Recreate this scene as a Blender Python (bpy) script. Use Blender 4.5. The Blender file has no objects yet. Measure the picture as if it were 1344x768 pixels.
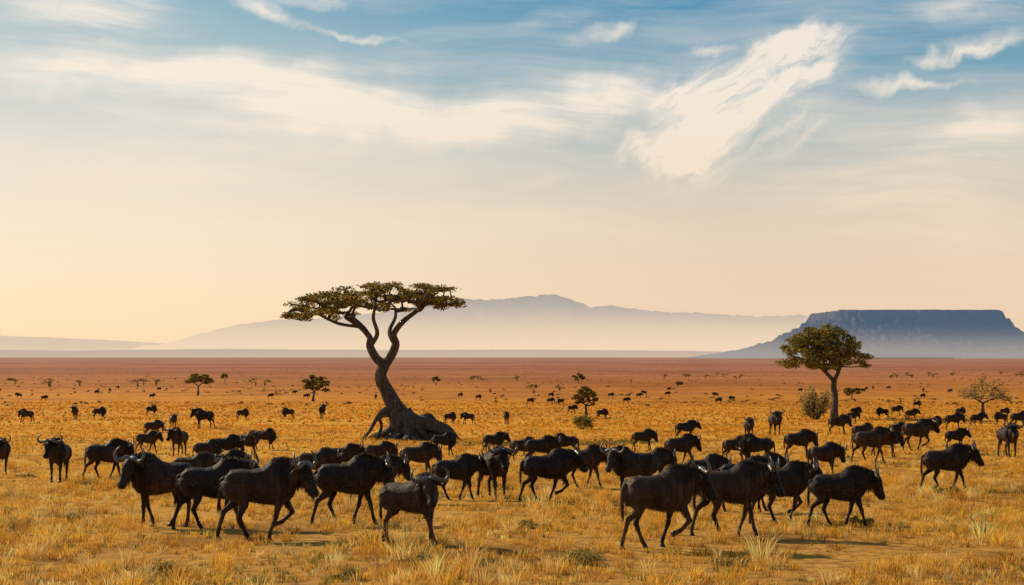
import bpy, bmesh, math, random
import numpy as np
from mathutils import Vector, Matrix
random.seed(7); rng = np.random.default_rng(11)
scene = bpy.context.scene
scene.view_settings.view_transform = 'Standard'
scene.view_settings.look = 'None'
scene.view_settings.exposure = 0
R = math.radians

def lin(c):
    c = c/255.0
    return c/12.92 if c <= 0.04045 else ((c+0.055)/1.055)**2.4
def S(r, g, b, k=1.0):
    return (lin(r)*k, lin(g)*k, lin(b)*k, 1.0)

# ------------------------------------------------------------------ camera
F = 1344*50/36.0
CAMZ = 2.3
PITCH = math.atan(83/F)
cam_d = bpy.data.cameras.new("camera"); cam = bpy.data.objects.new("camera", cam_d)
scene.collection.objects.link(cam)
cam.location = (0, 0, CAMZ); cam.rotation_euler = (math.pi/2+PITCH, 0, 0)
cam_d.lens = 50; cam_d.sensor_width = 36; cam_d.clip_end = 120000; cam_d.clip_start = 0.1
scene.camera = cam
def ray(u, v):
    x = (u-672)/F; y = (384-v)/F
    return np.array([x, math.cos(PITCH)-y*math.sin(PITCH), math.sin(PITCH)+y*math.cos(PITCH)])

# ------------------------------------------------------------------ terrain
TD = np.array([-400, 0, 18, 25, 33, 45, 60, 80, 100, 150, 300, 420, 800, 1500, 4000, 90000], float)
TZ = np.array([2.2, 2.3, 2.95, 3.3, 3.7, 4.15, 4.6, 5.1, 5.6, 6.8, 9.2, 10.6, 12.8, 14, 14.5, 14.5])
def drop(y):
    y = np.asarray(y, float); a = 0
    for k in (-.14, -.07, 0, .07, .14):
        a = a+np.interp(y*(1+k), TD, TZ)
    return a/5
_w = [(rng.uniform(0, 6.28), rng.uniform(.6, 1.6), rng.uniform(0, 6.28)) for _ in range(9)]
def noise2(x, y, wl, ph=0.0):
    s = 0
    for a, k, p in _w:
        s = s+np.sin((x*math.cos(a+ph)+y*math.sin(a+ph))*6.283*k/wl+p+ph*7
                     + 1.3*np.sin((x*math.sin(a)-y*math.cos(a))*4.1*k/wl+p*2))
    return s/4.0
def gz(x, y):
    x = np.asarray(x, float); y = np.asarray(y, float)
    und = noise2(x, y, 14)*0.045+noise2(x, y, 60, 1.0)*0.12
    fade = np.clip(np.abs(y)/30, 0.2, 1)
    return CAMZ-drop(y)+und*fade*np.clip(1-(np.abs(y)-300)/300, 0, 1)
YS = np.exp(np.linspace(math.log(12), math.log(20000), 4000))
def place(u, v):
    d = ray(u, v); xs = d[0]/d[1]*YS; zs = CAMZ+d[2]/d[1]*YS
    g = gz(xs, YS); i = np.argmax(zs < g)
    if i == 0: i = len(YS)-1
    return float(xs[i]), float(YS[i]), float(g[i])

# ------------------------------------------------------------------ node helpers
def new_mat(name):
    m = bpy.data.materials.new(name); m.use_nodes = True
    nt = m.node_tree; nt.nodes.clear()
    return m, nt
class N:
    def __init__(s, nt): s.nt = nt
    def n(s, t, **kw):
        nd = s.nt.nodes.new(t)
        for k, v in kw.items(): setattr(nd, k, v)
        return nd
    def l(s, a, b): s.nt.links.new(a, b)
    def setin(s, sock, v):
        if isinstance(v, bpy.types.NodeSocket): s.l(v, sock)
        else: sock.default_value = v
    def math(s, op, a, b=0.0, c=None, clamp=False):
        nd = s.n('ShaderNodeMath', operation=op, use_clamp=clamp)
        s.setin(nd.inputs[0], a); s.setin(nd.inputs[1], b)
        if c is not None: s.setin(nd.inputs[2], c)
        return nd.outputs[0]
    def mix(s, f, a, b, mode='MIX'):
        nd = s.n('ShaderNodeMix', data_type='RGBA', blend_type=mode)
        s.setin(nd.inputs[0], f); s.setin(nd.inputs[6], a); s.setin(nd.inputs[7], b)
        return nd.outputs[2]
    def maprange(s, v, a, b, c=0.0, d=1.0, t='LINEAR'):
        nd = s.n('ShaderNodeMapRange', interpolation_type=t)
        s.setin(nd.inputs[0], v)
        for i, x in enumerate((a, b, c, d)): s.setin(nd.inputs[i+1], x)
        return nd.outputs[0]
    def noise(s, vec, scale, detail=4, rough=.55, dist=0.0):
        nd = s.n('ShaderNodeTexNoise')
        if vec is not None: s.l(vec, nd.inputs['Vector'])
        nd.inputs['Scale'].default_value = scale; nd.inputs['Detail'].default_value = detail
        nd.inputs['Roughness'].default_value = rough; nd.inputs['Distortion'].default_value = dist
        return nd.outputs[0]
    def ramp(s, f, stops):
        nd = s.n('ShaderNodeValToRGB'); cr = nd.color_ramp
        while len(cr.elements) < len(stops): cr.elements.new(0.5)
        for e, (p, c) in zip(cr.elements, stops):
            e.position = p; e.color = c
        s.l(f, nd.inputs[0]); return nd.outputs[0]

# ------------------------------------------------------------------ sky
SUN_AZ = R(-50)      # measured from +Y towards +X
SUN_EL = R(29)
def ae(u, v):
    d = ray(u, v); d = d/np.linalg.norm(d)
    return math.atan2(d[0], d[1]), math.asin(d[2])
world = bpy.data.worlds.new("World"); scene.world = world; world.use_nodes = True
nt = world.node_tree; nt.nodes.clear(); W = N(nt)
tc = W.n('ShaderNodeTexCoord'); sep = W.n('ShaderNodeSeparateXYZ'); W.l(tc.outputs['Generated'], sep.inputs[0])
az = W.math('ARCTAN2', sep.outputs[0], sep.outputs[1])
el = W.math('ARCSINE', sep.outputs[2])
sky = W.n('ShaderNodeTexSky', sky_type='NISHITA'); sky.sun_disc = False
sky.sun_elevation = SUN_EL; sky.sun_rotation = SUN_AZ
sky.air_density = 1.0; sky.dust_density = 2.0
def elp(v): return max(0.0, min(1.0, ae(672, v)[1]/0.6))
K = 10.0
left = W.ramp(W.math('DIVIDE', el, 0.6), [(0, S(255, 223, 178)), (elp(400), S(255, 230, 192)), (elp(300), S(249, 230, 204)),
    (elp(190), S(225, 220, 208)), (elp(100), S(190, 203, 202)), (elp(10), S(140, 180, 196)), (0.7, S(90, 138, 172)), (1, S(70, 115, 158))])
right = W.ramp(W.math('DIVIDE', el, 0.6), [(0, S(241, 208, 174)), (elp(400), S(240, 212, 181)), (elp(300), S(231, 210, 186)),
    (elp(200), S(190, 195, 189)), (elp(110), S(124, 165, 185)), (elp(10), S(84, 147, 181)), (0.7, S(66, 122, 168)), (1, S(60, 105, 155))])
lr = W.maprange(az, ae(60, 300)[0], ae(1000, 300)[0], 0, 1, 'SMOOTHSTEP')
base = W.mix(lr, left, right)
comb = W.n('ShaderNodeCombineXYZ'); W.l(az, comb.inputs[0]); W.l(el, comb.inputs[1])
def warp(vec, scale, ax, ay, detail):
    nz = W.n('ShaderNodeTexNoise'); W.l(vec, nz.inputs['Vector']); nz.inputs['Scale'].default_value = scale
    nz.inputs['Detail'].default_value = detail; nz.noise_dimensions = '2D'
    s1 = W.n('ShaderNodeVectorMath', operation='SUBTRACT'); W.l(nz.outputs['Color'], s1.inputs[0]); s1.inputs[1].default_value = (.5, .5, .5)
    s2 = W.n('ShaderNodeVectorMath', operation='MULTIPLY_ADD'); W.l(s1.outputs[0], s2.inputs[0])
    s2.inputs[1].default_value = (ax, ay, 0); W.l(vec, s2.inputs[2])
    return s2.outputs[0]
w1 = warp(comb.outputs[0], 6, 0.05, 0.03, 1)       # broad, smooth bend
wv = warp(w1, 26, 0.038, 0.026, 6)                  # ragged edges for the masks
def streak(u0, v0, u1, v1, w, k, src=None):
    a0, e0 = ae(u0, v0); a1, e1 = ae(u1, v1)
    mp = W.n('ShaderNodeMapping', vector_type='TEXTURE')
    W.l(src or wv, mp.inputs[0])
    mp.inputs['Location'].default_value = ((a0+a1)/2, (e0+e1)/2, 0)
    mp.inputs['Rotation'].default_value = (0, 0, math.atan2(e1-e0, a1-a0))
    L = math.hypot(a1-a0, e1-e0)/2*1.3
    mp.inputs['Scale'].default_value = (L, w/F*1.9, 1)
    ln = W.n('ShaderNodeVectorMath', operation='LENGTH'); W.l(mp.outputs[0], ln.inputs[0])
    return W.maprange(ln.outputs['Value'], 1.0, 0.0, 0.0, k, 'SMOOTHSTEP')
def fibre(src, angle, sx, sy, detail=4, rough=.6):
    mp = W.n('ShaderNodeMapping', vector_type='TEXTURE'); W.l(src, mp.inputs[0])
    mp.inputs['Rotation'].default_value = (0, 0, angle)
    mp.inputs['Scale'].default_value = (1/sx, 1/sy, 1)
    nz = W.n('ShaderNodeTexNoise'); nz.noise_dimensions = '2D'; W.l(mp.outputs[0], nz.inputs['Vector'])
    nz.inputs['Scale'].default_value = 1; nz.inputs['Detail'].default_value = detail; nz.inputs['Roughness'].default_value = rough
    return nz.outputs[0]
horiz = [(-60, 98, 420, 108, 20, .8), (250, 112, 720, 168, 30, .85), (560, 170, 900, 112, 28, .9),
         (-60, 40, 300, 22, 34, .75), (120, 158, 560, 182, 30, .5), (0, 235, 420, 222, 24, .25), (420, 250, 900, 296, 26, .3),
         (650, 48, 760, 20, 9, .3), (1180, 205, 1400, 165, 26, .6),
         (980, 215, 1400, 262, 50, .5), (1190, 20, 1400, -10, 18, .5), (1000, 300, 1400, 330, 30, .25)]
crisp = [(308, 18, 372, 36, 8, .85), (360, 38, 530, 55, 5, .85), (330, 12, 450, -2, 7, .6), (728, 58, 815, 32, 8, .7), (885, 65, 938, 66, 4, .6),
         (1165, 102, 1350, 68, 7, .8), (1100, 122, 1290, 128, 5, .7), (655, 245, 730, 228, 9, .45), (1220, 90, 1380, 50, 10, .45)]
diag = [(765, 188, 900, 180, 20, .9), (840, 172, 960, 210, 36, .85), (865, 245, 1010, 150, 32, .75), (920, 180, 1122, 46, 30, 1.1), (850, 135, 1010, 80, 26, .75), (950, 80, 1120, 44, 14, .8), (985, 195, 1100, 150, 20, .5), (820, 120, 960, 90, 16, .6), (870, 200, 1080, 90, 60, .35)]
def total(lst, src=None):
    acc = None
    for s in lst:
        g = streak(*s, src=src); acc = g if acc is None else W.math('ADD', acc, g)
    return acc
fh = fibre(w1, R(-3), 3.5, 32, 6, .62); fd = fibre(wv, R(28), 13, 46, 7, .66)
mh = W.math('MULTIPLY', total(horiz), W.maprange(fh, .33, .64, .22, 1.2))
md = W.math('MULTIPLY', total(diag), W.maprange(fd, .34, .64, .22, 1.1))
sharp = W.maprange(md, .10, 1.05, 0, .95, 'SMOOTHSTEP')
md = W.math('ADD', W.math('MULTIPLY', sharp, .7), W.math('MULTIPLY', md, .28))
m = W.math('ADD', W.math('ADD', mh, md), W.math('MULTIPLY', total(crisp), W.maprange(fd, .34, .6, .3, 1.0)))
veil = W.math('MULTIPLY', W.maprange(fh, .40, .8, 0, .4), W.maprange(el, 0.02, .12, 0, 1))
m = W.math('MINIMUM', W.math('ADD', m, veil), 0.93)
ccol = W.ramp(W.math('DIVIDE', el, 0.6), [(0, S(252, 224, 188)), (elp(250), S(249, 228, 202)), (elp(120), S(252, 238, 220)), (1, S(240, 238, 232))])
cl = W.mix(m, base, ccol)
sc = W.n('ShaderNodeVectorMath', operation='SCALE'); W.l(cl, sc.inputs[0]); sc.inputs['Scale'].default_value = K
fin = W.mix(0.95, sky.outputs[0], sc.outputs[0])
bg = W.n('ShaderNodeBackground'); W.l(fin, bg.inputs[0]); bg.inputs[1].default_value = 0.1
out = W.n('ShaderNodeOutputWorld'); W.l(bg.outputs[0], out.inputs[0])
world.cycles.sampling_method = 'MANUAL'; world.cycles.sample_map_resolution = 256

sd_ = bpy.data.lights.new("sun", 'SUN'); sd_.energy = 5.0; sd_.angle = R(1.5); sd_.color = (1, .83, .57)
sun = bpy.data.objects.new("sun", sd_); scene.collection.objects.link(sun)
sv = Vector((math.sin(SUN_AZ)*math.cos(SUN_EL), math.cos(SUN_AZ)*math.cos(SUN_EL), math.sin(SUN_EL)))
sun.rotation_euler = sv.to_track_quat('Z', 'Y').to_euler()
sun.location = sv*50

# ------------------------------------------------------------------ mesh helpers
def obj(name, me, mats=(), parent=None):
    o = bpy.data.objects.new(name, me); scene.collection.objects.link(o)
    for mt in mats:
        if mt.name not in [x.name for x in me.materials if x]: me.materials.append(mt)
    if parent is not None: o.parent = parent
    return o
def mesh_np(name, v, f, col=None, smooth=False):
    me = bpy.data.meshes.new(name); v = np.ascontiguousarray(v, np.float32); f = np.ascontiguousarray(f, np.int32)
    k = f.shape[1]
    me.vertices.add(len(v)); me.vertices.foreach_set('co', v.ravel())
    me.loops.add(f.size); me.loops.foreach_set('vertex_index', f.ravel())
    me.polygons.add(len(f)); me.polygons.foreach_set('loop_start', np.arange(0, f.size, k, dtype=np.int32))
    me.polygons.foreach_set('use_smooth', np.full(len(f), smooth, dtype=bool))
    me.update(calc_edges=True)
    if col is not None:
        a = me.attributes.new('Col', 'FLOAT_COLOR', 'POINT')
        c = np.ones((len(v), 4), np.float32); c[:, :3] = col
        a.data.foreach_set('color', c.ravel())
    return me
def grid_mesh(name, X, Y, Z):
    ny, nx = X.shape
    v = np.stack([X, Y, Z], -1).reshape(-1, 3)
    i = np.arange(ny*nx).reshape(ny, nx)
    f = np.stack([i[:-1, :-1], i[:-1, 1:], i[1:, 1:], i[1:, :-1]], -1).reshape(-1, 4)
    return mesh_np(name, v, f, smooth=True)
class B:
    def __init__(s): s.v = []; s.f = []; s.m = []
    def add(s, vs, fs, m=0):
        o = len(s.v); s.v.extend([tuple(p) for p in vs]); s.f.extend([tuple(i+o for i in f) for f in fs]); s.m.extend([m]*len(fs))
    def mesh(s, name, smooth=True):
        me = bpy.data.meshes.new(name); me.from_pydata(s.v, [], s.f)
        me.polygons.foreach_set('material_index', s.m)
        me.polygons.foreach_set('use_smooth', [smooth]*len(s.f)); me.update(); return me
def tube(b, pts, rad, n=8, m=0, ridge=0.0, twist=0.0, lobes=3):
    pts = [Vector(p) for p in pts]; k = len(pts)
    T = [(pts[min(i+1, k-1)]-pts[max(i-1, 0)]).normalized() for i in range(k)]
    u = T[0].orthogonal().normalized(); vs = []
    for i in range(k):
        u = (u-T[i]*u.dot(T[i])).normalized(); w = T[i].cross(u)
        for j in range(n):
            a = 2*math.pi*j/n; r = rad[i]
            if ridge: r *= 1+ridge*math.sin(lobes*a+twist*i)+ridge*.5*math.sin((lobes*2+1)*a-twist*.7*i+1)
            vs.append(pts[i]+(u*math.cos(a)+w*math.sin(a))*r)
    fs = [(i*n+j, i*n+(j+1) % n, (i+1)*n+(j+1) % n, (i+1)*n+j) for i in range(k-1) for j in range(n)]
    fs.append(tuple(range(n-1, -1, -1))); fs.append(tuple((k-1)*n+j for j in range(n)))
    b.add(vs, fs, m)
def resample(pts, rad, sub=4):
    """Catmull-Rom"""
    P = [np.array(p, float) for p in pts]; P = [2*P[0]-P[1]]+P+[2*P[-1]-P[-2]]; o = []; r = []
    for i in range(1, len(P)-2):
        for j in range(sub):
            t = j/sub
            o.append(.5*((2*P[i])+(-P[i-1]+P[i+1])*t+(2*P[i-1]-5*P[i]+4*P[i+1]-P[i+2])*t*t+(-P[i-1]+3*P[i]-3*P[i+1]+P[i+2])*t**3))
            r.append(rad[i-1]*(1-t)+rad[i]*t)
    o.append(P[-2]); r.append(rad[-1]); return o, r

# ------------------------------------------------------------------ ground
def axis(step0, grow, lim):
    xs = [0.0]; s = step0
    while xs[-1] < lim:
        xs.append(xs[-1]+s); s = max(step0, xs[-1]*grow)
    return xs
yp = axis(.9, .022, 60000); yn = [-y for y in axis(4, .1, 400)][1:]
ys = np.array(sorted(yn+yp))
xp = axis(.9, .028, 60000); xs = np.array(sorted([-x for x in xp[1:]]+xp))
XX, YY = np.meshgrid(xs, ys)
gm = grid_mesh("ground", XX, YY, gz(XX, YY))
mat, nt = new_mat("savanna_ground"); G = N(nt)
geo = G.n('ShaderNodeNewGeometry'); sp = G.n('ShaderNodeSeparateXYZ'); G.l(geo.outputs['Position'], sp.inputs[0])
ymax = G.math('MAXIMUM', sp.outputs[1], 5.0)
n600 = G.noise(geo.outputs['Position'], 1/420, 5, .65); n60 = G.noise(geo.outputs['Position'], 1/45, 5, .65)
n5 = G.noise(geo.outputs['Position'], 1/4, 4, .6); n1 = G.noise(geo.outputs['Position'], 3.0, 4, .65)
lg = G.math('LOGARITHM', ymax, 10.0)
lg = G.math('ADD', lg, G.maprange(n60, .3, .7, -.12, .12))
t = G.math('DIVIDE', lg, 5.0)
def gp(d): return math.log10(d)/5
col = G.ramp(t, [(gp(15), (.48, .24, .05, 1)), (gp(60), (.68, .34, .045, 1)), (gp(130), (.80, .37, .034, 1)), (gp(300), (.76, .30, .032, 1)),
    (gp(550), (.60, .22, .045, 1)), (gp(1500), (.50, .20, .095, 1)), (gp(6000), (.57, .30, .185, 1)), (gp(30000), (.66, .42, .30, 1))])  # farthest stops paler: distance haze painted into the ground colour
dark = G.mix(1.0, col, (.58, .50, .50, 1), 'MULTIPLY')
col = G.mix(G.maprange(n600, .42, .60, 0, .75), col, dark)
col = G.mix(G.maprange(n60, .50, .64, 0, .5), col, dark)
bright = G.mix(1.0, col, (1.1, 1.15, 1.15, 1), 'MULTIPLY')
col = G.mix(G.maprange(n5, .5, .7, 0, .6), col, bright)
soil = G.mix(1.0, col, (.36, .28, .38, 1), 'MULTIPLY')
col = G.mix(G.maprange(n5, .48, .33, 0, .85), col, soil)
col = G.mix(G.maprange(n1, .52, .36, 0, .7), col, soil)
bs = G.n('ShaderNodeBsdfPrincipled'); G.l(col, bs.inputs['Base Color']); bs.inputs['Roughness'].default_value = 1; bs.inputs['Specular IOR Level'].default_value = .05
bp = G.n('ShaderNodeBump'); bp.inputs['Distance'].default_value = .12; bp.inputs['Strength'].default_value = .8
G.l(n1, bp.inputs['Height']); G.l(bp.outputs[0], bs.inputs['Normal'])
o_ = G.n('ShaderNodeOutputMaterial'); G.l(bs.outputs[0], o_.inputs[0])
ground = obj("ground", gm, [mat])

# ------------------------------------------------------------------ foliage material from per-vertex colour
def leaf_mat(name, trans=.35):
    m, nt = new_mat(name); G = N(nt)
    at = G.n('ShaderNodeAttribute', attribute_name='Col')
    d = G.n('ShaderNodeBsdfDiffuse'); G.l(at.outputs['Color'], d.inputs[0])
    t = G.n('ShaderNodeBsdfTranslucent'); G.l(at.outputs['Color'], t.inputs[0])
    mx = G.n('ShaderNodeMixShader'); mx.inputs[0].default_value = trans
    G.l(d.outputs[0], mx.inputs[1]); G.l(t.outputs[0], mx.inputs[2])
    o = G.n('ShaderNodeOutputMaterial'); G.l(mx.outputs[0], o.inputs[0]); return m
grass_mat = leaf_mat("dry_grass", .45); fol_mat = leaf_mat("acacia_leaves", .45)
mat, nt = new_mat("bark"); G = N(nt); bark = mat
tcn = G.n('ShaderNodeTexCoord'); mp = G.n('ShaderNodeMapping'); G.l(tcn.outputs['Object'], mp.inputs[0]); mp.inputs['Scale'].default_value = (5, 5, 1.1)
nz = G.noise(mp.outputs[0], 1.6, 8, .7, .6)
cc = G.ramp(nz, [(.3, (.014, .011, .009, 1)), (.5, (.065, .048, .036, 1)), (.72, (.21, .155, .105, 1))])
bs = G.n('ShaderNodeBsdfPrincipled'); G.l(cc, bs.inputs['Base Color']); bs.inputs['Roughness'].default_value = .9
bp = G.n('ShaderNodeBump'); bp.inputs['Distance'].default_value = .15; bp.inputs['Strength'].default_value = 1
G.l(nz, bp.inputs['Height']); G.l(bp.outputs[0], bs.inputs['Normal'])
o_ = G.n('ShaderNodeOutputMaterial'); G.l(bs.outputs[0], o_.inputs[0])

# ------------------------------------------------------------------ grass
PAL = np.array([[.82, .435, .070], [.92, .63, .22], [.60, .28, .045], [.32, .26, .055], [.88, .47, .064]])
def blades(y0, y1, dens, nb, hmin, hmax, w, five, thr=-.6, spread=None, lean=.35, pale=False):
    area = (y1-y0)*(.42*(y0+y1)+3); n = int(area*dens)
    y = np.sqrt(rng.uniform(y0**2, y1**2, n)); x = rng.uniform(-1, 1, n)*(.42*y+1.5)
    nn = noise2(x, y, 3.0, 2.0)+.6*noise2(x, y, .9, 3.0)
    big = noise2(x, y, 11, 4.0)
    keep = (nn+.5*big > thr+rng.uniform(-.3, .3, n)); x = x[keep]; y = y[keep]; nn = nn[keep]; big = big[keep]; n = len(x)
    hh = rng.uniform(hmin, hmax, n)*(1+.4*np.clip(nn, -1, 1.5))
    pk = rng.choice(5, n, p=[.34, .16, .2, .08, .22]); pk[(big > .9) & (rng.random(n) < .35)] = 3
    pk[(big < -.5) & (rng.random(n) < .5)] = 2
    if pale: pk = rng.choice(5, n, p=[.3, .35, .15, .0, .2])
    ccol = PAL[pk]*rng.uniform(.6, 1.15, (n, 1))*(1+.2*np.clip(nn, -1.5, .8)+.1*np.clip(big, -1, 1))[:, None]
    fx = np.clip((y-40)/80, 0, 1)[:, None]
    ccol = ccol*(1-fx)+ccol*np.array([1.05, .82, .52])*fx
    idx = np.repeat(np.arange(n), nb); M = len(idx)
    a = rng.uniform(0, 6.283, M); r = np.abs(rng.normal(0, .5, M))
    sp_ = spread or (.10 if five else .16)
    bx = x[idx]+np.cos(a)*r*sp_; by = y[idx]+np.sin(a)*r*sp_; bz = gz(bx, by)-.01
    h = hh[idx]*rng.uniform(.55, 1.1, M)
    la = a+rng.normal(0, .5, M); ln = h*np.abs(rng.normal(lean, .25, M))
    dx = np.cos(la)*ln+.05*h; dy = np.sin(la)*ln
    wa = rng.uniform(0, 3.1416, M); ww = w*rng.uniform(.6, 1.3, M); wx = np.cos(wa)*ww; wy = np.sin(wa)*ww*.6
    c = ccol[idx]*rng.uniform(.85, 1.12, (M, 1))
    P = lambda X, Y, Z: np.stack([X, Y, Z], -1)
    b0 = P(bx-wx, by-wy, bz); b1 = P(bx+wx, by+wy, bz)
    if five:
        m0 = P(bx+dx*.4-wx*.8, by+dy*.4-wy*.8, bz+h*.6); m1 = P(bx+dx*.4+wx*.8, by+dy*.4+wy*.8, bz+h*.6)
        tp = P(bx+dx, by+dy, bz+h*.95)
        v = np.stack([b0, b1, m0, m1, tp], 1).reshape(-1, 3); o = (np.arange(M)*5)[:, None]
        f = np.concatenate([o+np.array([0, 1, 3]), o+np.array([0, 3, 2]), o+np.array([2, 3, 4])])
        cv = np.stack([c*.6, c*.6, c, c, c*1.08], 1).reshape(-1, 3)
    else:
        tp = P(bx+dx, by+dy, bz+h); v = np.stack([b0, b1, tp], 1).reshape(-1, 3); o = (np.arange(M)*3)[:, None]
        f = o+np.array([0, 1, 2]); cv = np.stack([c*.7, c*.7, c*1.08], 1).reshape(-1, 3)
    return v, f, np.minimum(cv, .92)
parts = [blades(14, 32, 24, 12, .06, .18, .006, True, -.35), blades(32, 62, 12, 8, .07, .20, .014, False, -.4),
         blades(14, 64, 1.2, 42, .20, .40, .005, True, .15, .17, .5, True),
         blades(62, 130, 3.8, 5, .08, .24, .032, False, -.45), blades(130, 270, .7, 5, .10, .28, .09, False)]
off = 0; V = []; Fc = []; C = []
for v, f, c in parts:
    V.append(v); Fc.append(f+off); C.append(c); off += len(v)
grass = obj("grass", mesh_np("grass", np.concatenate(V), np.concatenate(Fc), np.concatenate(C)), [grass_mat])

# ------------------------------------------------------------------ leaves cloud
def leaf_cloud(pads, per, size, cols):
    V = []; C = []
    for (c, rx, ry, rz) in pads:
        n = max(4, int(per*rng.uniform(.5, 1.4)))
        d = rng.normal(0, 1, (n, 3)); d /= np.linalg.norm(d, axis=1)[:, None]
        r = rng.random((n, 1))**.45
        p = d*r*np.array([rx, ry, rz])+np.array(c)
        s = size*rng.uniform(.5, 1.3, (n, 1))
        a = rng.normal(0, 1, (n, 3)); a[:, 2] *= .5; a /= np.linalg.norm(a, axis=1)[:, None]
        b = rng.normal(0, 1, (n, 3)); b = np.cross(a, b); b /= np.linalg.norm(b, axis=1)[:, None]
        q = np.stack([p-a*s, p+b*s*.55, p+a*s, p-b*s*.55], 1)
        V.append(q.reshape(-1, 3))
        k = np.array(cols)[rng.choice(len(cols), n)]*rng.uniform(.6, 1.4, (n, 1))*rng.uniform(.75, 1.25)
        C.append(np.repeat(k, 4, 0))
    V = np.concatenate(V); C = np.concatenate(C); f = np.arange(len(V)).reshape(-1, 4)
    return V, f, C
def empty(name, loc):
    e = bpy.data.objects.new(name, None); scene.collection.objects.link(e); e.location = loc; e.empty_display_size = .5; return e
def grow(name, loc, prims, pads, per, size, cols, tip=.018, attach_z=0, step=.8, twigs=5, extra=None, jit=.12, scale=1.0):
    root = empty(name, loc); root.scale = (scale,)*3
    b = B(); P = []; par = []; rf = []; isp = []
    for pr in prims:
        pts, rad = resample([p[:3] for p in pr], [p[3] for p in pr], 4)
        tube(b, pts, rad, 14, 0, .13, .35)
        if P:
            q = np.array(P); prev = int(np.argmin(((q-pts[0])**2).sum(1)))
        else: prev = -1
        for p, r in zip(pts, rad):
            P.append(np.array(p)); par.append(prev); rf.append(r); isp.append(True); prev = len(P)-1
    order = sorted(pads, key=lambda c: min(np.linalg.norm(np.array(c[0])-p) for p in P))
    for (c, rx, ry, rz) in order:
        c = np.array(c, float); q = np.array(P)
        cost = np.linalg.norm(q-c, axis=1)+1.6*np.maximum(0, q[:, 2]-c[2]+.15)+100*(q[:, 2] < attach_z)
        i = int(np.argmin(cost)); a = P[i]; L = np.linalg.norm(c-a); k = max(2, int(L/step)); prev = i
        for j in range(1, k+1):
            t = j/k; p = a+(c-a)*t; p = p+rng.normal(0, jit, 3)*(1 if j < k else .2)
            p[2] += -math.sin(t*math.pi)*L*.07
            P.append(p); par.append(prev); rf.append(0); isp.append(False); prev = len(P)-1
        for j in range(twigs):
            d = rng.normal(0, 1, 3); d /= np.linalg.norm(d)
            P.append(c+d*np.array([rx, ry, rz])*.8+np.array([0, 0, rz*.3])); par.append(prev); rf.append(0); isp.append(False)
    acc = np.zeros(len(P)); Rr = np.zeros(len(P))
    for i in range(len(P)-1, -1, -1):
        r = max(tip, acc[i]**(1/2.3)) if not rf[i] else rf[i]
        Rr[i] = r
        if par[i] >= 0: acc[par[i]] += min(r, .3)**2.3
    for i in range(len(P)):
        if isp[i] or par[i] < 0: continue
        r0 = min(Rr[par[i]], Rr[i]*1.35); tube(b, [P[par[i]], P[i]], [r0, Rr[i]], 6)
    if extra: extra(b)
    obj("trunk_and_limbs", b.mesh("trunk"), [bark], root)
    v, f, c = leaf_cloud(pads, per, size, cols)
    obj("foliage", mesh_np("foliage", v, f, c), [fol_mat], root)
    return root
def scatter_pads(n, sampler, sep):
    out_ = []
    tries = 0
    while len(out_) < n and tries < n*60:
        tries += 1; c, rx, ry, rz = sampler()
        if all(np.linalg.norm((np.array(c)-np.array(o[0]))*np.array([1, 1, 1.6])) > sep for o in out_): out_.append((c, rx, ry, rz))
    return out_
OLIVE = [(.19, .135, .026), (.27, .185, .038), (.10, .085, .018), (.35, .23, .055)]
# main acacia
def samp_main():
    while True:
        x = rng.uniform(-8.3, 3.4); y = rng.uniform(-4.6, 4.6)
        if ((x+2.45)/5.85)**2+(y/4.6)**2 < 1: break
    z = 10.5-.025*(x+.8)**2-.03*y*y-rng.random()**1.6*1.25
    if x < -4.5: z -= .1
    s = rng.uniform(.45, .95)
    return ((x, y, z-.15), s, s, rng.uniform(.16, .28))
def roots(b):
    rr = random.Random(3)
    for k in range(15):
        a = 2*math.pi*k/15+rr.uniform(-.2, .2); L = rr.uniform(1.7, 3.0)
        ca, sa = math.cos(a), math.sin(a); h = rr.uniform(1.0, 1.9)
        pts = [(-.3+.25*ca, .25*sa, h), (-.1+ca*.85, sa*.8, h*.55), (ca*L*.55+rr.uniform(-.2, .2), sa*L*.5, .32+rr.uniform(-.05, .2)),
               (ca*L*.8, sa*L*.8+rr.uniform(-.3, .3), .16), (ca*L*1.08, sa*L*1.05, -.15)]
        p, r = resample(pts, [.46, .36, .26, .18, .08], 4); tube(b, p, r, 10, 0, .2, .5)
    p, r = resample([(-.9, -.3, 2.0), (-1.6, -.4, 1.9), (-2.1, -.5, 1.3), (-2.5, -.5, .55), (-3.1, -.6, -.1)], [.26, .17, .13, .12, .09], 4); tube(b, p, r, 9, 0, .15, .5)
    p, r = resample([(-1.2, -.3, 1.7), (-1.8, -.5, 1.5), (-1.7, -.6, .9), (-1.9, -.7, .3), (-2.2, -.9, -.1)], [.2, .12, .1, .12, .08], 4); tube(b, p, r, 9, 0, .15, .5)
    p, r = resample([(.2, -.3, 1.3), (1.2, -.5, 1.15), (2.1, -.3, .8), (2.9, -.2, .45), (3.5, 0, -.1)], [.5, .42, .36, .26, .1], 4); tube(b, p, r, 10, 0, .22, .6)
    p, r = resample([(.6, .3, 1.2), (1.3, .4, 1.55), (1.7, .3, 1.2), (1.9, .2, .7)], [.3, .25, .2, .1], 4); tube(b, p, r, 9, 0, .2, .6)
    for q in range(5):   # twisted strands climbing the bole
        a0 = q*1.26; pts = []
        for j, (x, z, rr_) in enumerate([(0, .4, 1.0), (-.4, 1.3, .75), (-.92, 2.3, .52), (-1.35, 3.2, .42), (-1.75, 4.1, .34), (-1.62, 4.8, .3)]):
            a = a0+j*.75; pts.append((x+math.cos(a)*rr_*.85, math.sin(a)*rr_*.85, z))
        p, r = resample(pts, [.26, .2, .17, .14, .12, .08], 4); tube(b, p, r, 8, 0, .15, .4)
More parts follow.
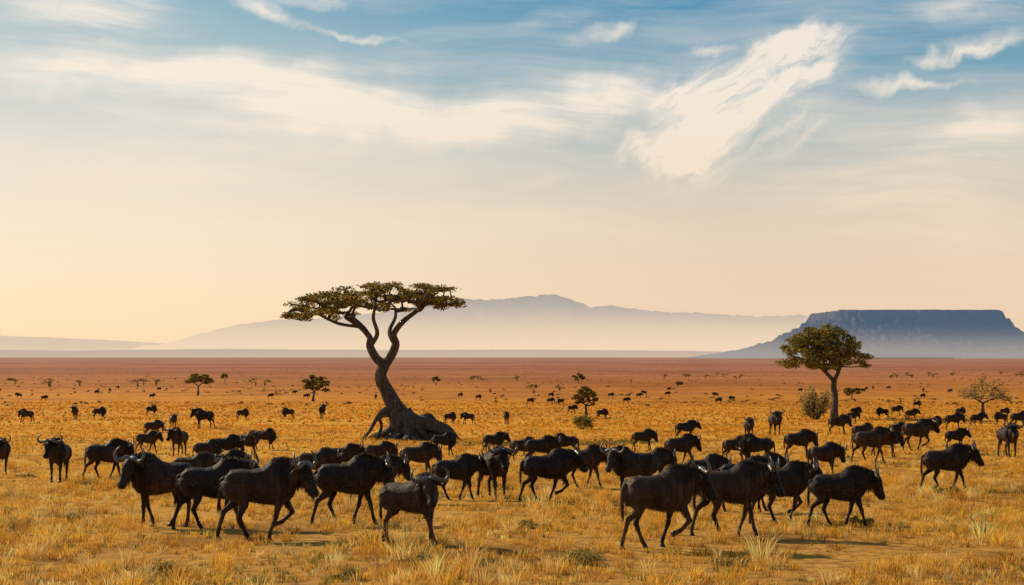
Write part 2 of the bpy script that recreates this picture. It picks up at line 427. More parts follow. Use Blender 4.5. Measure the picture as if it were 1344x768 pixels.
prims = [[(.1, 0, -.3, 1.2), (-.1, 0, .5, 1.0), (-.45, 0, 1.3, .74), (-.95, .05, 2.3, .54), (-1.35, .1, 3.2, .44), (-1.8, .05, 4.1, .38), (-1.6, 0, 4.9, .38)],
         [(-1.6, 0, 4.9, .33), (-2.15, -.15, 5.45, .27), (-2.5, -.1, 6.2, .24), (-2.55, .1, 6.8, .2), (-3.2, .2, 7.5, .17), (-4.2, .1, 8.15, .14)],
         [(-1.65, 0, 4.7, .32), (-1.15, .15, 5.5, .28), (-.85, .1, 6.3, .25), (-.95, -.1, 7.0, .21), (-.35, -.3, 7.8, .18), (.7, -.3, 8.6, .13)],
         [(-2.5, -.1, 6.2, .18), (-2.0, -.5, 7.0, .14), (-2.2, -1.3, 8.0, .11), (-2.0, -2.1, 8.8, .08)],
         [(-.85, .1, 6.3, .18), (-1.3, .8, 7.2, .14), (-1.0, 1.8, 8.2, .1), (-1.1, 2.6, 8.9, .08)],
         [(-2.4, .0, 6.5, .15), (-3.0, 1.0, 7.4, .12), (-4.0, 2.0, 8.3, .08)],
         [(-3.2, .2, 7.5, .12), (-4.6, -.2, 7.7, .1), (-6.0, -.3, 8.35, .07)]]
loc = place(535, 577)
grow("acacia_tree", (loc[0], loc[1], loc[2]), prims, scatter_pads(118, samp_main, .7), 120, .09, OLIVE, .02, 6.0, .7, 7, roots, scale=loc[1]/95)

# right acacia
def samp_r():
    while True:
        x = rng.uniform(-5.8, 3.8); y = rng.uniform(-4.2, 4.2); z = rng.uniform(5.7, 10.9)
        zt = float(np.interp(x, [-6, -4, -1.7, 1, 3.9], [7.5, 9.6, 11.0, 9.8, 7.6]))-.06*y*y
        zb = 5.7+.03*abs(x+1)
        if zb < z < zt and ((x+1)/5)**2+(y/4.3)**2 < 1: break
    s = rng.uniform(.6, 1.15); return ((x, y, z), s, s, .38)
loc = place(1095, 549); k = loc[1]/160
prims_r = [[(0, 0, -.3, .55), (.05, 0, .8, .42), (.1, 0, 2.2, .36), (-.05, 0, 3.6, .32), (0, 0, 4.2, .3)],
           [(0, 0, 4.2, .24), (-.8, .2, 5.1, .2), (-2.0, .1, 6.3, .15), (-2.8, 0, 7.6, .1)],
           [(0, 0, 4.1, .24), (.5, -.2, 5.2, .2), (.8, -.3, 6.4, .15), (.6, -.2, 7.8, .1)],
           [(-.8, .2, 5.1, .16), (-.9, 1.0, 6.4, .12), (-1.2, 1.7, 7.6, .08)], [(.4, -.1, 5.0, .15), (0, -1.2, 6.3, .12), (-.6, -2, 7.5, .08)]]
GREENO = [(.18, .15, .028), (.26, .20, .042), (.10, .095, .02), (.36, .26, .06)]
grow("acacia_tree", loc, prims_r, scatter_pads(130, samp_r, .8), 135, .14, GREENO, .03, 4.2, 1.0, 4, scale=k)

def small_tree(name, u, v, hpx, wpx, cz0, per, size, cols, npad=26, lean=0, flat=.5, twigs=3, tip=.03, pw=1.0):
    loc = place(u, v); mpp = loc[1]/F; H = hpx*mpp; Wd = wpx*mpp/2
    zb = H*cz0
    def sm():
        while True:
            x = rng.uniform(-1, 1); y = rng.uniform(-1, 1)
            if x*x+y*y < 1: break
        zt = H*(1-.0) - (H-zb)*flat*(x*x+y*y)*.9
        z = zb+(zt-zb)*rng.random()**.6
        s = Wd*rng.uniform(.18, .28)*pw; return ((x*Wd*.88+lean*H, y*Wd*.88, z-.05*H), s, s, s*.45)
    r0 = H*.035
    pr = [[(0, 0, -.1, r0*1.5), (lean*H*.3, 0, H*.2, r0), (lean*H*.7, .02*H, zb*.8, r0*.8)],
          [(lean*H*.7, .02*H, zb*.8, r0*.6), (lean*H-.3*Wd, 0, zb*1.05, r0*.4)], [(lean*H*.7, .02*H, zb*.8, r0*.6), (lean*H+.35*Wd, 0, zb*1.08, r0*.4)]]
    grow(name, loc, pr, scatter_pads(npad, sm, Wd*.18), per, size, cols, tip, zb*.6, H*.12, twigs, jit=H*.01)
DRY = [(.46, .30, .09), (.56, .38, .13), (.32, .22, .07)]
small_tree("acacia_tree", 260, 519, 31, 40, .5, 60, .32, OLIVE)
small_tree("acacia_tree", 411, 527, 39, 42, .42, 60, .30, OLIVE, lean=.05, flat=.7)
small_tree("acacia_tree", 770, 549, 46, 37, .45, 90, .14, OLIVE, lean=-.04, flat=.7, npad=34)
small_tree("acacia_tree", 759, 503, 13, 18, .4, 30, .6, OLIVE, 14, tip=.08)
small_tree("acacia_tree", 295, 502, 13, 11, .4, 30, .5, OLIVE, 12, tip=.08)
small_tree("acacia_tree", 1118, 524, 17, 22, .4, 40, .35, GREENO, 16)
small_tree("thorn_tree", 1290, 547, 58, 72, .38, 46, .10, DRY, 46, lean=.02, flat=.75, twigs=5, tip=.014, pw=1.3)
small_tree("acacia_tree", 572, 506, 12, 14, .4, 30, .5, OLIVE, 12, tip=.08)
small_tree("acacia_tree", 890, 508, 8, 11, .4, 25, .6, OLIVE, 10, tip=.08)

def bush(name, u, v, wpx, hpx, per, size, cols, npad=18):
    loc = place(u, v); mpp = loc[1]/F; H = hpx*mpp; Wd = wpx*mpp/2
    pads = []; b = B()
    for i in range(npad):
        a = rng.uniform(0, 6.28); r = math.sqrt(rng.random())*.8; z = H*(.15+.75*rng.random()*(1-.5*r*r)); s = Wd*rng.uniform(.25, .4)
        c = (math.cos(a)*r*Wd, math.sin(a)*r*Wd, z); pads.append((c, s, s, min(s, H*.3)))
        for j in range(4):
            e = np.array(c)+rng.normal(0, s*.5, 3)
            tube(b, [(c[0]*.15, c[1]*.15, -.02), (c[0]*.6, c[1]*.6, z*.5), e], [H*.014, H*.01, H*.005], 4)
    root = empty(name, loc); v_, f_, c_ = leaf_cloud(pads, per, size, cols)
    obj("stems", b.mesh("stems"), [bark], root); obj("foliage", mesh_np("foliage", v_, f_, c_), [fol_mat], root)
bush("thorn_bush", 1070, 551, 46, 48, 60, .14, [(.42, .30, .09), (.3, .22, .07), (.52, .36, .12)], 30)
bush("thorn_bush", 764, 563, 30, 20, 80, .08, [(.26, .2, .05), (.17, .15, .035)])
SH = [(.30, .24, .055), (.21, .19, .045), (.44, .31, .08)]
for u, v, w_, h_ in [(765, 742, 84, 22), (640, 742, 40, 9), (98, 686, 30, 12), (700, 694, 60, 10), (1285, 702, 34, 10), (1240, 650, 40, 12), (215, 755, 60, 22),
                   (455, 762, 50, 12), (20, 702, 60, 26), (960, 742, 60, 9), (1130, 690, 36, 12), (1180, 560, 20, 8), (560, 735, 40, 8)]:
    bush("low_shrub", u, v, w_, h_, 80, .018 if v > 670 else .05, SH if u not in (20, 215) else DRY, 16)

# distant shrubs and trees - one mass
pads = []
for i in range(3400):
    y = 10**rng.uniform(math.log10(230), math.log10(6000)); x = rng.uniform(-.5, .5)*y
    if noise2(np.array(x), np.array(y), 260, 5.0) < rng.uniform(-1.2, .9): continue
    s = rng.uniform(.2, .62)*(1+y/3000); z = float(gz(x, y))
    pads.append(((x, y, z+s*.35), s*1.3, s, s*.5))
v_, f_, c_ = leaf_cloud(pads, 11, .28, [(.13, .09, .04), (.09, .07, .03), (.20, .12, .05)])
obj("distant_shrubs", mesh_np("distant_shrubs", v_, f_, c_), [fol_mat])
pads = []
for (ua, ub, v) in [(165, 215, 507), (60, 110, 509), (0, 30, 503), (330, 355, 506), (600, 680, 498), (860, 980, 496), (1150, 1344, 494), (700, 740, 514)]:
    for i in range(max(2, int((ub-ua)/14))):
        x, y, z = place(rng.uniform(ua, ub), v+rng.uniform(-2, 3)); H = rng.uniform(1.5, 3.2)
        for j in range(3): pads.append(((x+rng.normal(0, 1.0), y+rng.normal(0, 1), z+H*rng.uniform(.6, .9)), 1.2, 1.2, .5))
        pads.append(((x, y, z+H*.3), .2, .2, H*.35))
v_, f_, c_ = leaf_cloud(pads, 20, .4, [(.15, .11, .04), (.2, .14, .05)])
obj("distant_trees", mesh_np("distant_trees", v_, f_, c_), [fol_mat])

# ------------------------------------------------------------------ mountains
def painted_haze_mat(name, rock, haze_top, haze_bot, z0, z1, f_top, f_bot, rscale):  # aerial haze imitated by emission mixed over the rock, varying with height
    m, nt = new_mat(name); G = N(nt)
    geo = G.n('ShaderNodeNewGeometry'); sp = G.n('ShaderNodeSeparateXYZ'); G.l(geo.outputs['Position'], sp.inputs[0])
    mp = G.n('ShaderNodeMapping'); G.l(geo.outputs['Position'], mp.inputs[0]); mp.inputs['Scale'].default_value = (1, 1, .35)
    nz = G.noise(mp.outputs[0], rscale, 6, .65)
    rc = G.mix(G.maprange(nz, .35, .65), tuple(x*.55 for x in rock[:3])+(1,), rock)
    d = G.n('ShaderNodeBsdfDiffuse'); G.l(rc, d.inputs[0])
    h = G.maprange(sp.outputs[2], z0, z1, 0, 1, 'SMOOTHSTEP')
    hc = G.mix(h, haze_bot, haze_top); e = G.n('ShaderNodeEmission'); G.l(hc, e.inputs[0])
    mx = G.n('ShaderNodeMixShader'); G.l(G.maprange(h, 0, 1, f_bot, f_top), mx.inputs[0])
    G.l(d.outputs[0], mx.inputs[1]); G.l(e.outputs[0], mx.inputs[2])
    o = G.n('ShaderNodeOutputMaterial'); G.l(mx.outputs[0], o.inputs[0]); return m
BZ = CAMZ-14.5
# table mountain
D = 9000; px = D/F; cx = (1185-672)/F*D
pu = np.linspace(-340, 340, 660); pq = np.linspace(-230, 230, 300); PU, PQ = np.meshgrid(pu, pq)
edge = 4*noise2(PU, PQ, 60, .5)+3.0*noise2(PU, PQ, 16, 1.5)
qx = np.maximum(np.abs(PU)-80, 0); qy = np.maximum(np.abs(PQ)-70, 0); sdist = np.hypot(qx, qy)-24
sdist = sdist+np.clip((sdist+12)/12, 0, 1)*edge*.7
side = np.where(PU > 0, 1.45, 1.0); sdp = sdist*np.where(sdist > 0, side, 1)
H = np.interp(sdp, [-300, -3, 1, 6, 12, 28, 52, 88, 135, 190], [61, 60.5, 58, 52, 46, 35, 24, 13, 5, -2])
gul = np.abs(noise2(PU, PQ, 26, 2.2))+.5*np.abs(noise2(PU, PQ, 9, 3.3))
H = H-np.clip(sdp/12, 0, 1)*np.clip(1-sdp/130, 0, 1)*(5.0*(1-gul))
H = H+np.where(sdist < -2, .35*noise2(PU, PQ, 50, .2), 0)
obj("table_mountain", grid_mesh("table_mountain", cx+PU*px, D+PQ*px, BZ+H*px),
    [painted_haze_mat("mesa_rock_painted_haze", (.30, .23, .18, 1), S(86, 107, 132), S(170, 163, 160), BZ, BZ+46*px, .72, .86, 1/55)])  # rock mixed with painted emissive haze, heavier at the foot
# far ridge
def ridge(name, D, sil, depth, mat, amp, n=520):
    px = D/F; su = [p[0] for p in sil]; sh = [471.5-p[1] for p in sil]
    uu = np.linspace(su[0]-40, su[-1]+40, n); q = np.linspace(-1, 1, 90); UU, Q = np.meshgrid(uu, q)
    crest = np.interp(UU, su, sh, left=-3, right=-3)
    sl = np.maximum(0, 1-np.abs(Q)**1.2)
    fold = 1-np.abs(noise2(UU, Q*depth/px*.6, 95, .7))*.5
    Hh = crest*sl*(1-(1-sl)*.5*fold)+amp*noise2(UU, Q*90, 40, 1.9)*np.clip(sl*(1-sl)*4, 0, 1)+amp*.25*noise2(UU, Q*40, 14, .4)*sl-1.5*(1-sl)
    obj(name, grid_mesh(name, (UU-672)*px, D+Q*depth, BZ+Hh*px), [mat])
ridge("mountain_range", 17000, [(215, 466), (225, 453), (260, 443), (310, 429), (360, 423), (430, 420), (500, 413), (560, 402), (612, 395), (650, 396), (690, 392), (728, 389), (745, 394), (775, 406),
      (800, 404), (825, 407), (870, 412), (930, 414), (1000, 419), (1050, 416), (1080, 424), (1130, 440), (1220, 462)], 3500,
      painted_haze_mat("far_mountain_haze", (.2, .16, .13, 1), S(184, 177, 172), S(243, 217, 185), BZ+12*9.1, BZ+85*9.1, .86, .97, 1/260), 4)
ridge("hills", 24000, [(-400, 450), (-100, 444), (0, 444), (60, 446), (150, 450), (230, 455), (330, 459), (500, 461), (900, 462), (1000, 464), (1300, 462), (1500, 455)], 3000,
      painted_haze_mat("far_hill_haze", (.25, .2, .16, 1), S(228, 205, 180), S(240, 212, 180), BZ, BZ+250, .9, .95, 1/400), 1)
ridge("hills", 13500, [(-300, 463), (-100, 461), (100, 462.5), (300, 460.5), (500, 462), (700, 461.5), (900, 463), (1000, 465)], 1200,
      painted_haze_mat("near_hill_haze", (.2, .16, .14, 1), S(202, 184, 168), S(216, 188, 162), BZ, BZ+80, .9, .9, 1/200), .6)

# ------------------------------------------------------------------ wildebeest
mat, nt = new_mat("wildebeest_coat"); G = N(nt); coat = mat
tcn = G.n('ShaderNodeTexCoord'); oi = G.n('ShaderNodeObjectInfo')
mp = G.n('ShaderNodeMapping'); G.l(tcn.outputs['Object'], mp.inputs[0]); mp.inputs['Scale'].default_value = (1, 1, .35)
n1 = G.noise(mp.outputs[0], 3.0, 4, .6); n2 = G.noise(mp.outputs[0], 60, 3, .6)
wv_ = G.n('ShaderNodeTexWave', wave_type='BANDS', bands_direction='X'); G.l(tcn.outputs['Object'], wv_.inputs[0])
wv_.inputs['Scale'].default_value = 3.2; wv_.inputs['Distortion'].default_value = 4; wv_.inputs['Detail'].default_value = 3
spx = G.n('ShaderNodeSeparateXYZ'); G.l(tcn.outputs['Object'], spx.inputs[0])
tone = G.mix(oi.outputs['Random'], (.005, .004, .004, 1), (.022, .013, .008, 1))
lite = G.mix(oi.outputs['Random'], (.018, .014, .013, 1), (.115, .062, .030, 1))
c0 = G.mix(G.maprange(n1, .4, .65), tone, lite)
str_ = G.math('MULTIPLY', G.maprange(wv_.outputs[1], .55, .85), G.maprange(spx.outputs[0], -.1, .35))
c0 = G.mix(G.math('MULTIPLY', str_, .6), c0, (.004, .0035, .0035, 1))
c0 = G.mix(G.maprange(n2, .5, .8, 0, .4), c0, (.06, .037, .021, 1))
c0 = G.mix(G.maprange(spx.outputs[0], .70, .82), c0, (.005, .004, .004, 1))
bs = G.n('ShaderNodeBsdfPrincipled'); G.l(c0, bs.inputs['Base Color']); bs.inputs['Roughness'].default_value = .5
bs.inputs['Specular IOR Level'].default_value = .12
bp = G.n('ShaderNodeBump'); bp.inputs['Distance'].default_value = .02; bp.inputs['Strength'].default_value = .7
G.l(n2, bp.inputs['Height']); G.l(bp.outputs[0], bs.inputs['Normal'])
o_ = G.n('ShaderNodeOutputMaterial'); G.l(bs.outputs[0], o_.inputs[0])
def simple(name, c, rough, spec=.4, c2=None, sc_=20):
    m, nt = new_mat(name); G = N(nt); tcn = G.n('ShaderNodeTexCoord'); nz = G.noise(tcn.outputs['Object'], sc_, 4)
    bs = G.n('ShaderNodeBsdfPrincipled'); G.l(G.mix(G.maprange(nz, .35, .65), c, c2 or tuple(x*.6 for x in c[:3])+(1,)), bs.inputs['Base Color'])
    bs.inputs['Roughness'].default_value = rough; bs.inputs['Specular IOR Level'].default_value = spec
    o = G.n('ShaderNodeOutputMaterial'); G.l(bs.outputs[0], o.inputs[0]); return m
horn_m = simple("horn", (.12, .09, .065, 1), .4, .45, (.035, .028, .022, 1), 14)
hair_m = simple("mane_hair", (.008, .006, .005, 1), .6, .15, (.11, .05, .02, 1), 3)
fur_m = simple("short_fur", (.014, .010, .008, 1), .6, .15, (.16, .09, .045, 1), 4)
hoof_m = simple("hoof", (.02, .017, .015, 1), .5)
eye_m = simple("eye", (.005, .004, .003, 1), .12)

def loft(b, secs, n=16):
    P = [Vector(s[0]) for s in secs]; k = len(P); vs = []
    for i in range(k):
        T = (P[min(i+1, k-1)]-P[max(i-1, 0)]).normalized(); Y = Vector((0, 1, 0)); Sd = (Y-T*Y.dot(T)).normalized(); U = Sd.cross(T)
        for j in range(n):
            a = 2*math.pi*j/n; vs.append(P[i]+Sd*math.cos(a)*secs[i][1]+U*math.sin(a)*secs[i][2])
    fs = [(i*n+j, i*n+(j+1) % n, (i+1)*n+(j+1) % n, (i+1)*n+j) for i in range(k-1) for j in range(n)]
    fs.append(tuple(range(n-1, -1, -1))); fs.append(tuple((k-1)*n+j for j in range(n)))
    b.add(vs, fs)
def make_bend(yaw, pitch):
    def bend(p):
        x, y, z = p
        if x <= .40: return (x, y, z)
        t = min(1, (x-.40)/.34); t = t*t*(3-2*t)
        a = R(pitch)*t; px_, pz_ = .44, 1.08
        dx, dz = x-px_, z-pz_
        if t > 0: x = px_+dx*math.cos(a)+dz*math.sin(a); z = pz_-dx*math.sin(a)+dz*math.cos(a)
        a = R(yaw)*t; dx = x-.40
        return (.40+dx*math.cos(a)-y*math.sin(a), dx*math.sin(a)+y*math.cos(a), z)
    return bend
def dirv(a, L): return (math.sin(R(a))*L, -math.cos(R(a))*L)
def wildebeest_mesh(name, legs, yaw, pitch, voxel=.018, tailsw=0):
    b = B(); bend = make_bend(yaw, pitch); rr = random.Random(len(name)*7+int(yaw*3)+int(pitch))
    t0 = len(b.v)
    loft(b, [((-.71, 0, 1.03), .05, .08), ((-.68, 0, .99), .14, .17), ((-.58, 0, .97), .20, .24), ((-.42, 0, .97), .23, .255), ((-.2, 0, .94), .245, .275),
             ((.02, 0, .93), .26, .315), ((.2, 0, .955), .26, .37), ((.34, 0, 1.01), .24, .40), ((.46, 0, 1.07), .20, .36), ((.58, 0, 1.12), .15, .265),
             ((.70, 0, 1.165), .115, .205), ((.80, 0, 1.18), .10, .165), ((.87, 0, 1.16), .07, .10)], 20)
    for s in (-1, 1):
        loft(b, [((.30, s*.15, 1.22), .05, .08), ((.33, s*.18, 1.08), .10, .17), ((.36, s*.18, .92), .105, .18), ((.38, s*.15, .78), .07, .12)], 12)
        loft(b, [((-.60, s*.10, 1.12), .07, .09), ((-.54, s*.15, 1.01), .105, .17), ((-.50, s*.16, .87), .105, .19), ((-.44, s*.14, .74), .07, .13)], 12)
    loft(b, [((.80, 0, 1.25), .06, .06), ((.835, 0, 1.215), .10, .12), ((.885, 0, 1.13), .116, .135), ((.925, 0, 1.05), .104, .125), ((.965, 0, .96), .078, .10), ((1.01, 0, .87), .067, .086),
             ((1.045, 0, .80), .082, .084), ((1.07, 0, .745), .077, .072), ((1.08, 0, .715), .04, .04)], 16)
    loft(b, [((.86, 0, 1.02), .05, .07), ((.92, 0, .90), .045, .06), ((.985, 0, .77), .05, .05), ((1.02, 0, .72), .035, .03)], 12)
    for s in (-1, 1):
        loft(b, [((.87, s*.085, 1.15), .03, .03), ((.915, s*.10, 1.09), .036, .045), ((.94, s*.085, 1.03), .02, .025)], 10)
        loft(b, [((1.035, s*.05, .84), .025, .03), ((1.07, s*.058, .79), .032, .035), ((1.09, s*.045, .745), .02, .02)], 10)
    b.v[t0:] = [bend(p) for p in b.v[t0:]]
    hooves = []
    for i, s in enumerate((1, -1)):
        st = legs[i]; a1, a2 = {'st': (1, -1), 'fw': (20, 13), 'bk': (-13, -25), 'up': (34, -48)}[st]
        ex, ez = .385+(.03 if st in ('fw', 'up') else -.02 if st == 'bk' else 0), .74
        d1 = dirv(a1, .33); d2 = dirv(a2, .25); a3 = a2+12 if st != 'up' else a2-25; d3 = dirv(a3, .11)
        kx, kz = ex+d1[0], ez+d1[1]; fx, fz = kx+d2[0], kz+d2[1]; hx, hz = fx+d3[0], fz+d3[1]
        fit = 1.0
        if st != 'up': fit = (ez-.05)/(ez-hz)
        Z = lambda z: ez-(ez-z)*fit
        y = s*.135; yl = s*.12
        loft(b, [((.36, s*.09, 1.16), .06, .10), ((.40, s*.12, 1.02), .10, .16), ((.40, y, .87), .095, .145), ((ex, y, .75), .080, .108),
                 ((ex+d1[0]*.4, y, Z(ez+d1[1]*.4)), .057, .071), ((ex+d1[0]*.8, y, Z(ez+d1[1]*.8)), .043, .049), ((kx, yl, Z(kz)), .046, .053),
                 ((kx+d2[0]*.25, yl, Z(kz+d2[1]*.25)), .035, .039), ((kx+d2[0]*.75, yl, Z(kz+d2[1]*.75)), .030, .035), ((fx, yl, Z(fz)), .038, .045),
                 ((hx, yl, Z(hz)), .036, .042)], 12)
        hooves.append(((fx, yl, Z(fz)), (hx, yl, Z(hz)), st != 'up'))
        st = legs[i+2]; dx, ga, ca = {'st': (0, -40, 3), 'fw': (.08, -20, 22), 'bk': (-.05, -56, -20), 'up': (.05, -66, 2)}[st]
        ex, ez = -.36+dx, .70
        d1 = dirv(ga, .33); d2 = dirv(ca, .32); d3 = dirv(ca+12, .11)
        kx, kz = ex+d1[0], ez+d1[1]; fx, fz = kx+d2[0], kz+d2[1]; hx, hz = fx+d3[0], fz+d3[1]
        fit = (ez-(.05 if st != 'up' else .16))/(ez-hz)
        y = s*.135; yl = s*.115
        loft(b, [((-.56, s*.08, 1.09), .07, .12), ((-.53, s*.115, .97), .10, .175), ((-.47+dx*.4, s*.13, .85), .11, .19), ((-.40+dx*.9, y, .73), .085, .14),
                 ((ex+d1[0]*.3, y, Z(ez+d1[1]*.3)), .068, .095), ((ex+d1[0]*.7, y, Z(ez+d1[1]*.7)), .047, .058), ((kx-.005, yl, Z(kz)), .043, .056),
                 ((kx+d2[0]*.2, yl, Z(kz+d2[1]*.2)), .037, .045), ((kx+d2[0]*.75, yl, Z(kz+d2[1]*.75)), .032, .038), ((fx, yl, Z(fz)), .038, .045), ((hx, yl, Z(hz)), .036, .042)], 12)
        hooves.append(((fx, yl, Z(fz)), (hx, yl, Z(hz)), st != 'up'))
    me = b.mesh("tmp"); bm = bmesh.new(); bm.from_mesh(me); bmesh.ops.recalc_face_normals(bm, faces=bm.faces); bm.to_mesh(me); bm.free()
    o = bpy.data.objects.new("tmp", me); scene.collection.objects.link(o)
    md_ = o.modifiers.new("r", 'REMESH'); md_.mode = 'VOXEL'; md_.voxel_size = voxel; md_.use_smooth_shade = True
    ms = o.modifiers.new("s", 'SMOOTH'); ms.factor = .5; ms.iterations = 2
    dg = bpy.context.evaluated_depsgraph_get(); body = bpy.data.meshes.new_from_object(o.evaluated_get(dg))
    bpy.data.objects.remove(o)
    c = B()
    for s in (-1, 1):
        pts = [(.85, s*.015, 1.265), (.865, s*.095, 1.28), (.88, s*.19, 1.245), (.895, s*.29, 1.235), (.90, s*.355, 1.30), (.885, s*.36, 1.39), (.865, s*.31, 1.47), (.85, s*.265, 1.50)]
        p, r = resample([bend(q) for q in pts], [.064, .058, .047, .039, .032, .024, .013, .004], 4); tube(c, p, r, 8, 1, .05, 1.2, 1)
        pts = [(.83, s*.09, 1.20), (.80, s*.15, 1.19), (.77, s*.22, 1.165), (.75, s*.28, 1.13)]
        p, r = resample([bend(q) for q in pts], [.025, .042, .036, .006], 3); tube(c, p, r, 6, 0)
        ep = bend((.932, s*.12, 1.075))
        tube(c, [(ep[0], ep[1], ep[2]-.018), (ep[0], ep[1], ep[2]-.012), ep, (ep[0], ep[1], ep[2]+.012), (ep[0], ep[1], ep[2]+.018)], [.004, .014, .019, .014, .004], 8, 4)
    for f, h, planted in hooves:
        d = (Vector(h)-Vector(f)).normalized()
        if planted:
            pts = [Vector(h)+Vector((-.005, 0, .015)), Vector((h[0]+.012, h[1], .03)), Vector((h[0]+.03, h[1], -.012))]
        else: pts = [Vector(h)-d*.01, Vector(h)+d*.03, Vector(h)+d*.07]
        tube(c, pts, [.038, .046, .052], 10, 3)
    def strand(p, d, L, w, droop=.5, m=2):
        p = Vector(p); d = Vector(d).normalized(); sd2 = Vector((d.y, -d.x, 0))
        if sd2.length < .1: sd2 = Vector((rr.uniform(-1, 1), rr.uniform(-1, 1), 0))
        sd2 = (sd2.normalized()+Vector((rr.uniform(-.8, .8), rr.uniform(-.8, .8), 0))).normalized()*w
        q = p+d*L*.5; e = p+d*L*.85+Vector((0, 0, -droop*L))
        c.add([p-sd2, p+sd2, q+sd2*.8, q-sd2*.8, e], [(0, 1, 2, 3), (3, 2, 4)], m)
    top = [(.20, 1.335), (.28, 1.385), (.40, 1.41), (.50, 1.40), (.60, 1.375), (.70, 1.36), (.78, 1.335), (.84, 1.28)]
    for i in range(560):
        x = rr.uniform(.20, .84); z = float(np.interp(x, [t_[0] for t_ in top], [t_[1] for t_ in top])); s = rr.choice((-1, 1)); y = s*rr.uniform(0, .035)
        p = bend((x, y, z-.03)); q = bend((x-.03+rr.uniform(-.04, .04), y+s*rr.uniform(.02, .09), z+rr.uniform(-.04, .04)))
        d = Vector(q)-Vector(p); strand(p, d, rr.uniform(.08, .18), .006, .8)
    for i in range(60):
        p = bend((.85+rr.uniform(-.02, .03), rr.uniform(-.06, .06), 1.27)); q = bend((.93, rr.uniform(-.08, .08), 1.15)); strand(p, Vector(q)-Vector(p), rr.uniform(.08, .18), .007, .3)
    for i in range(420):
        t = rr.random(); x = .38+.54*t; z = float(np.interp(x, [.38, .55, .70, .82, .92], [.70, .87, .97, 1.0, .90])); p = bend((x, rr.uniform(-.05, .05), z+.03))
        strand(p, (rr.uniform(-.3, .1), rr.uniform(-.15, .15), -1), rr.uniform(.10, .23), .007, .15)
    tp = [(-.68, 0, 1.08), (-.755, tailsw*.3, 1.02), (-.775, tailsw*.6, .88), (-.76, tailsw, .70)]
    p, r = resample(tp, [.035, .028, .022, .015], 4); tube(c, p, r, 7, 0)
    for i in range(200):
        t = rr.random(); q = p[int(len(p)*.35+t*(len(p)*.65-1))]; strand(q, (rr.uniform(-.2, .12), rr.uniform(-.14, .14)+tailsw*.3, -1), rr.uniform(.18, .36), .007, .2)
    nv = len(body.vertices); bv = np.empty(nv*3); body.vertices.foreach_get('co', bv); bv = bv.reshape(-1, 3)
    bn = np.empty(nv*3); body.vertices.foreach_get('normal', bn); bn = bn.reshape(-1, 3)
    lr_ = np.random.default_rng(5); ii = lr_.integers(0, nv, 12000); ii = ii[bv[ii, 2] > .3]
    n_ = len(ii); pp = bv[ii]+lr_.normal(0, .006, (n_, 3)); dd = bn[ii]*.35+np.array([-.6, 0, -.45])+lr_.normal(0, .2, (n_, 3)); dd /= np.linalg.norm(dd, axis=1)[:, None]
    L_ = lr_.uniform(.02, .04, (n_, 1)); sd3 = np.cross(dd, bn[ii]); sd3 /= (np.linalg.norm(sd3, axis=1)[:, None]+1e-6); sd3 *= .0035
    tri = np.stack([pp-sd3, pp+sd3, pp+dd*L_], 1).reshape(-1, 3)
    V = [tuple(x) for x in bv]; Fs = [tuple(pl.vertices) for pl in body.polygons]; M = [0]*len(Fs)
    Fs += [tuple(i+nv for i in f) for f in c.f]; M += c.m; V += c.v
    o0 = len(V); V += [tuple(x) for x in tri]; Fs += [(o0+3*i, o0+3*i+1, o0+3*i+2) for i in range(n_)]; M += [5]*n_
    # short-coupled barrel
    V = [(x*.90 if x < .40 else .36+(x-.40)*.96, y, z) for x, y, z in V]
    me2 = bpy.data.meshes.new(name); me2.from_pydata(V, [], Fs); me2.polygons.foreach_set('material_index', M)
    me2.polygons.foreach_set('use_smooth', [True]*len(Fs)); me2.update()
    for mt in (coat, horn_m, hair_m, hoof_m, eye_m, fur_m): me2.materials.append(mt)
    bpy.data.meshes.remove(body); return me2
# legs = (front L, front R, hind L, hind R); L is +Y side
VAR = [wildebeest_mesh("wb_stand", ('st', 'st', 'st', 'bk'), -12, -6),
       wildebeest_mesh("wb_walk_a", ('fw', 'bk', 'bk', 'fw'), -16, -4, tailsw=.05),
       wildebeest_mesh("wb_walk_b", ('bk', 'up', 'fw', 'bk'), -8, -8, tailsw=-.06),
       wildebeest_mesh("wb_look_r", ('st', 'fw', 'bk', 'st'), -52, -6),
       wildebeest_mesh("wb_walk_c", ('up', 'bk', 'bk', 'fw'), -32, -4, tailsw=.04),
       wildebeest_mesh("wb_low", ('fw', 'st', 'st', 'bk'), -14, 14),
       wildebeest_mesh("wb_graze", ('fw', 'st', 'bk', 'st'), 8, 66),
       wildebeest_mesh("wb_look_l", ('st', 'bk', 'st', 'fw'), 48, -6),
       wildebeest_mesh("wb_walk_d", ('bk', 'fw', 'fw', 'bk'), -4, 6, tailsw=.08)]
def wb(u, v, h, yaw, var):
    x, y, z = place(u, v); s = h*y/F/1.40; s = min(1.22, max(.8, s))
    s *= random.uniform(.985, 1.015)
    o = bpy.data.objects.new("wildebeest", VAR[var]); scene.collection.objects.link(o)
    a = R(yaw); off = .16*s
    x -= math.cos(a)*off; y -= math.sin(a)*off
    f = .4*s; z1 = float(gz(x+math.cos(a)*f, y+math.sin(a)*f)); z0 = float(gz(x-math.cos(a)*f, y-math.sin(a)*f))
    o.location = (x, y, (z0+z1)/2-.005); o.scale = (s*random.uniform(.95, 1.04), s*random.uniform(1.0, 1.08), s)
    o.rotation_euler = (0, -math.atan2(z1-z0, 2*f), a)
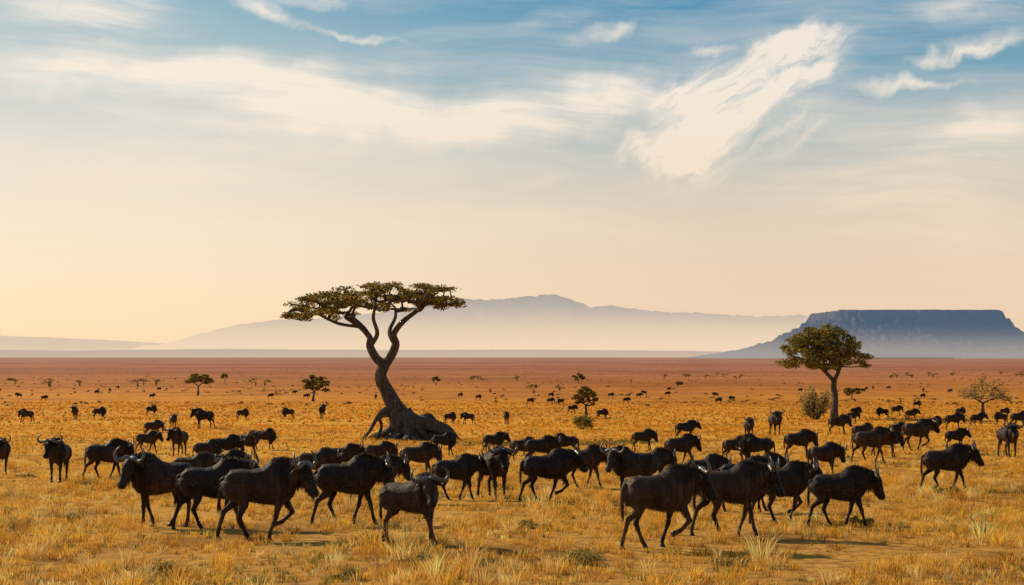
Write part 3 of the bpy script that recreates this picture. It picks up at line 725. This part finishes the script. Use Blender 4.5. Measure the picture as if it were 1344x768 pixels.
HERD = [
 (200,692,97,197,7),(288,695,94,16,1),(354,709,108,10,4),(466,689,92,10,8),(550,714,92,-26,3),(603,656,60,10,1),(652,655,68,-62,0),
 (724,659,70,14,2),(772,640,56,8,8),(824,657,70,186,7),(874,719,107,20,2),(968,704,99,8,1),(1034,687,80,14,4),(1112,693,80,-8,8),
 (1250,645,61,-6,1),(1257,590,26,8,0),(1085,626,45,18,5),(1148,608,48,4,1),(1207,592,42,14,2),(1052,602,38,12,5),(968,606,33,12,6),
 (847,592,26,8,5),(903,578,26,4,0),(897,612,42,10,8),(713,612,40,8,5),(652,597,26,-4,0),(553,628,48,8,5),(455,626,44,12,1),
 (300,608,38,6,5),(328,602,36,-10,3),(258,648,54,6,5),(144,631,54,5,8),(75,633,58,-86,0),(3,623,48,-70,0),(233,599,38,-100,0),
 (203,575,24,8,5),(265,563,27,172,0),(196,595,28,4,1),(228,562,18,-60,0),(33,555,18,176,5),(98,551,18,-80,0),(132,551,17,6,6),(200,546,14,8,6),
 (320,552,16,4,6),(377,551,16,176,6),(423,550,19,90,0),(592,557,16,6,6),(613,557,16,172,5),(665,557,17,-84,0),(792,551,15,4,6),(752,543,10,4,5),
 (697,531,8,4,6),(735,532,8,175,6),(723,531,7,5,5),(984,576,28,-88,0),(1019,572,33,-84,0),(1103,571,27,6,5),(1125,548,14,4,6),(1157,550,15,175,6),
 (1178,546,14,4,5),(1198,553,17,6,1),(1254,564,22,10,5),(1285,560,18,8,1),(1312,558,17,174,6),(1326,601,48,-85,0),(1340,562,22,4,1),
 (1228,566,20,4,6),(990,612,42,170,6),(1120,556,16,8,5),(1262,548,13,5,6),(1205,536,10,4,6),(944,530,8,4,6),(960,527,7,170,6),
 (1212,523,6,4,6),(823,530,6,5,5),(640,640,48,10,5),(690,608,30,12,6),(500,618,38,14,5),(930,655,58,6,5),
 (1005,650,56,10,5),(350,590,26,6,6),(275,612,34,8,6),(740,600,30,170,6),(585,598,24,4,6),(1135,585,30,8,6),(1180,578,24,8,6),
 (1320,548,13,4,6),(420,640,52,8,5),(300,640,50,6,5),(860,640,52,4,5),(985,672,72,4,5),(500,660,62,6,8),(1165,600,36,4,5)]
for r_ in HERD: wb(*r_)
rg = random.Random(5)
for i in range(34):
    u = rg.uniform(-20, 1360); v = rg.uniform(511, 527); d = place(u, v)[1]
    wb(u, v, 1.2*F/d, rg.choice((0, 0, 180, -85, 20))+rg.uniform(-15, 15), rg.choice((6, 6, 5, 0)))
print("objects", len(bpy.data.objects))
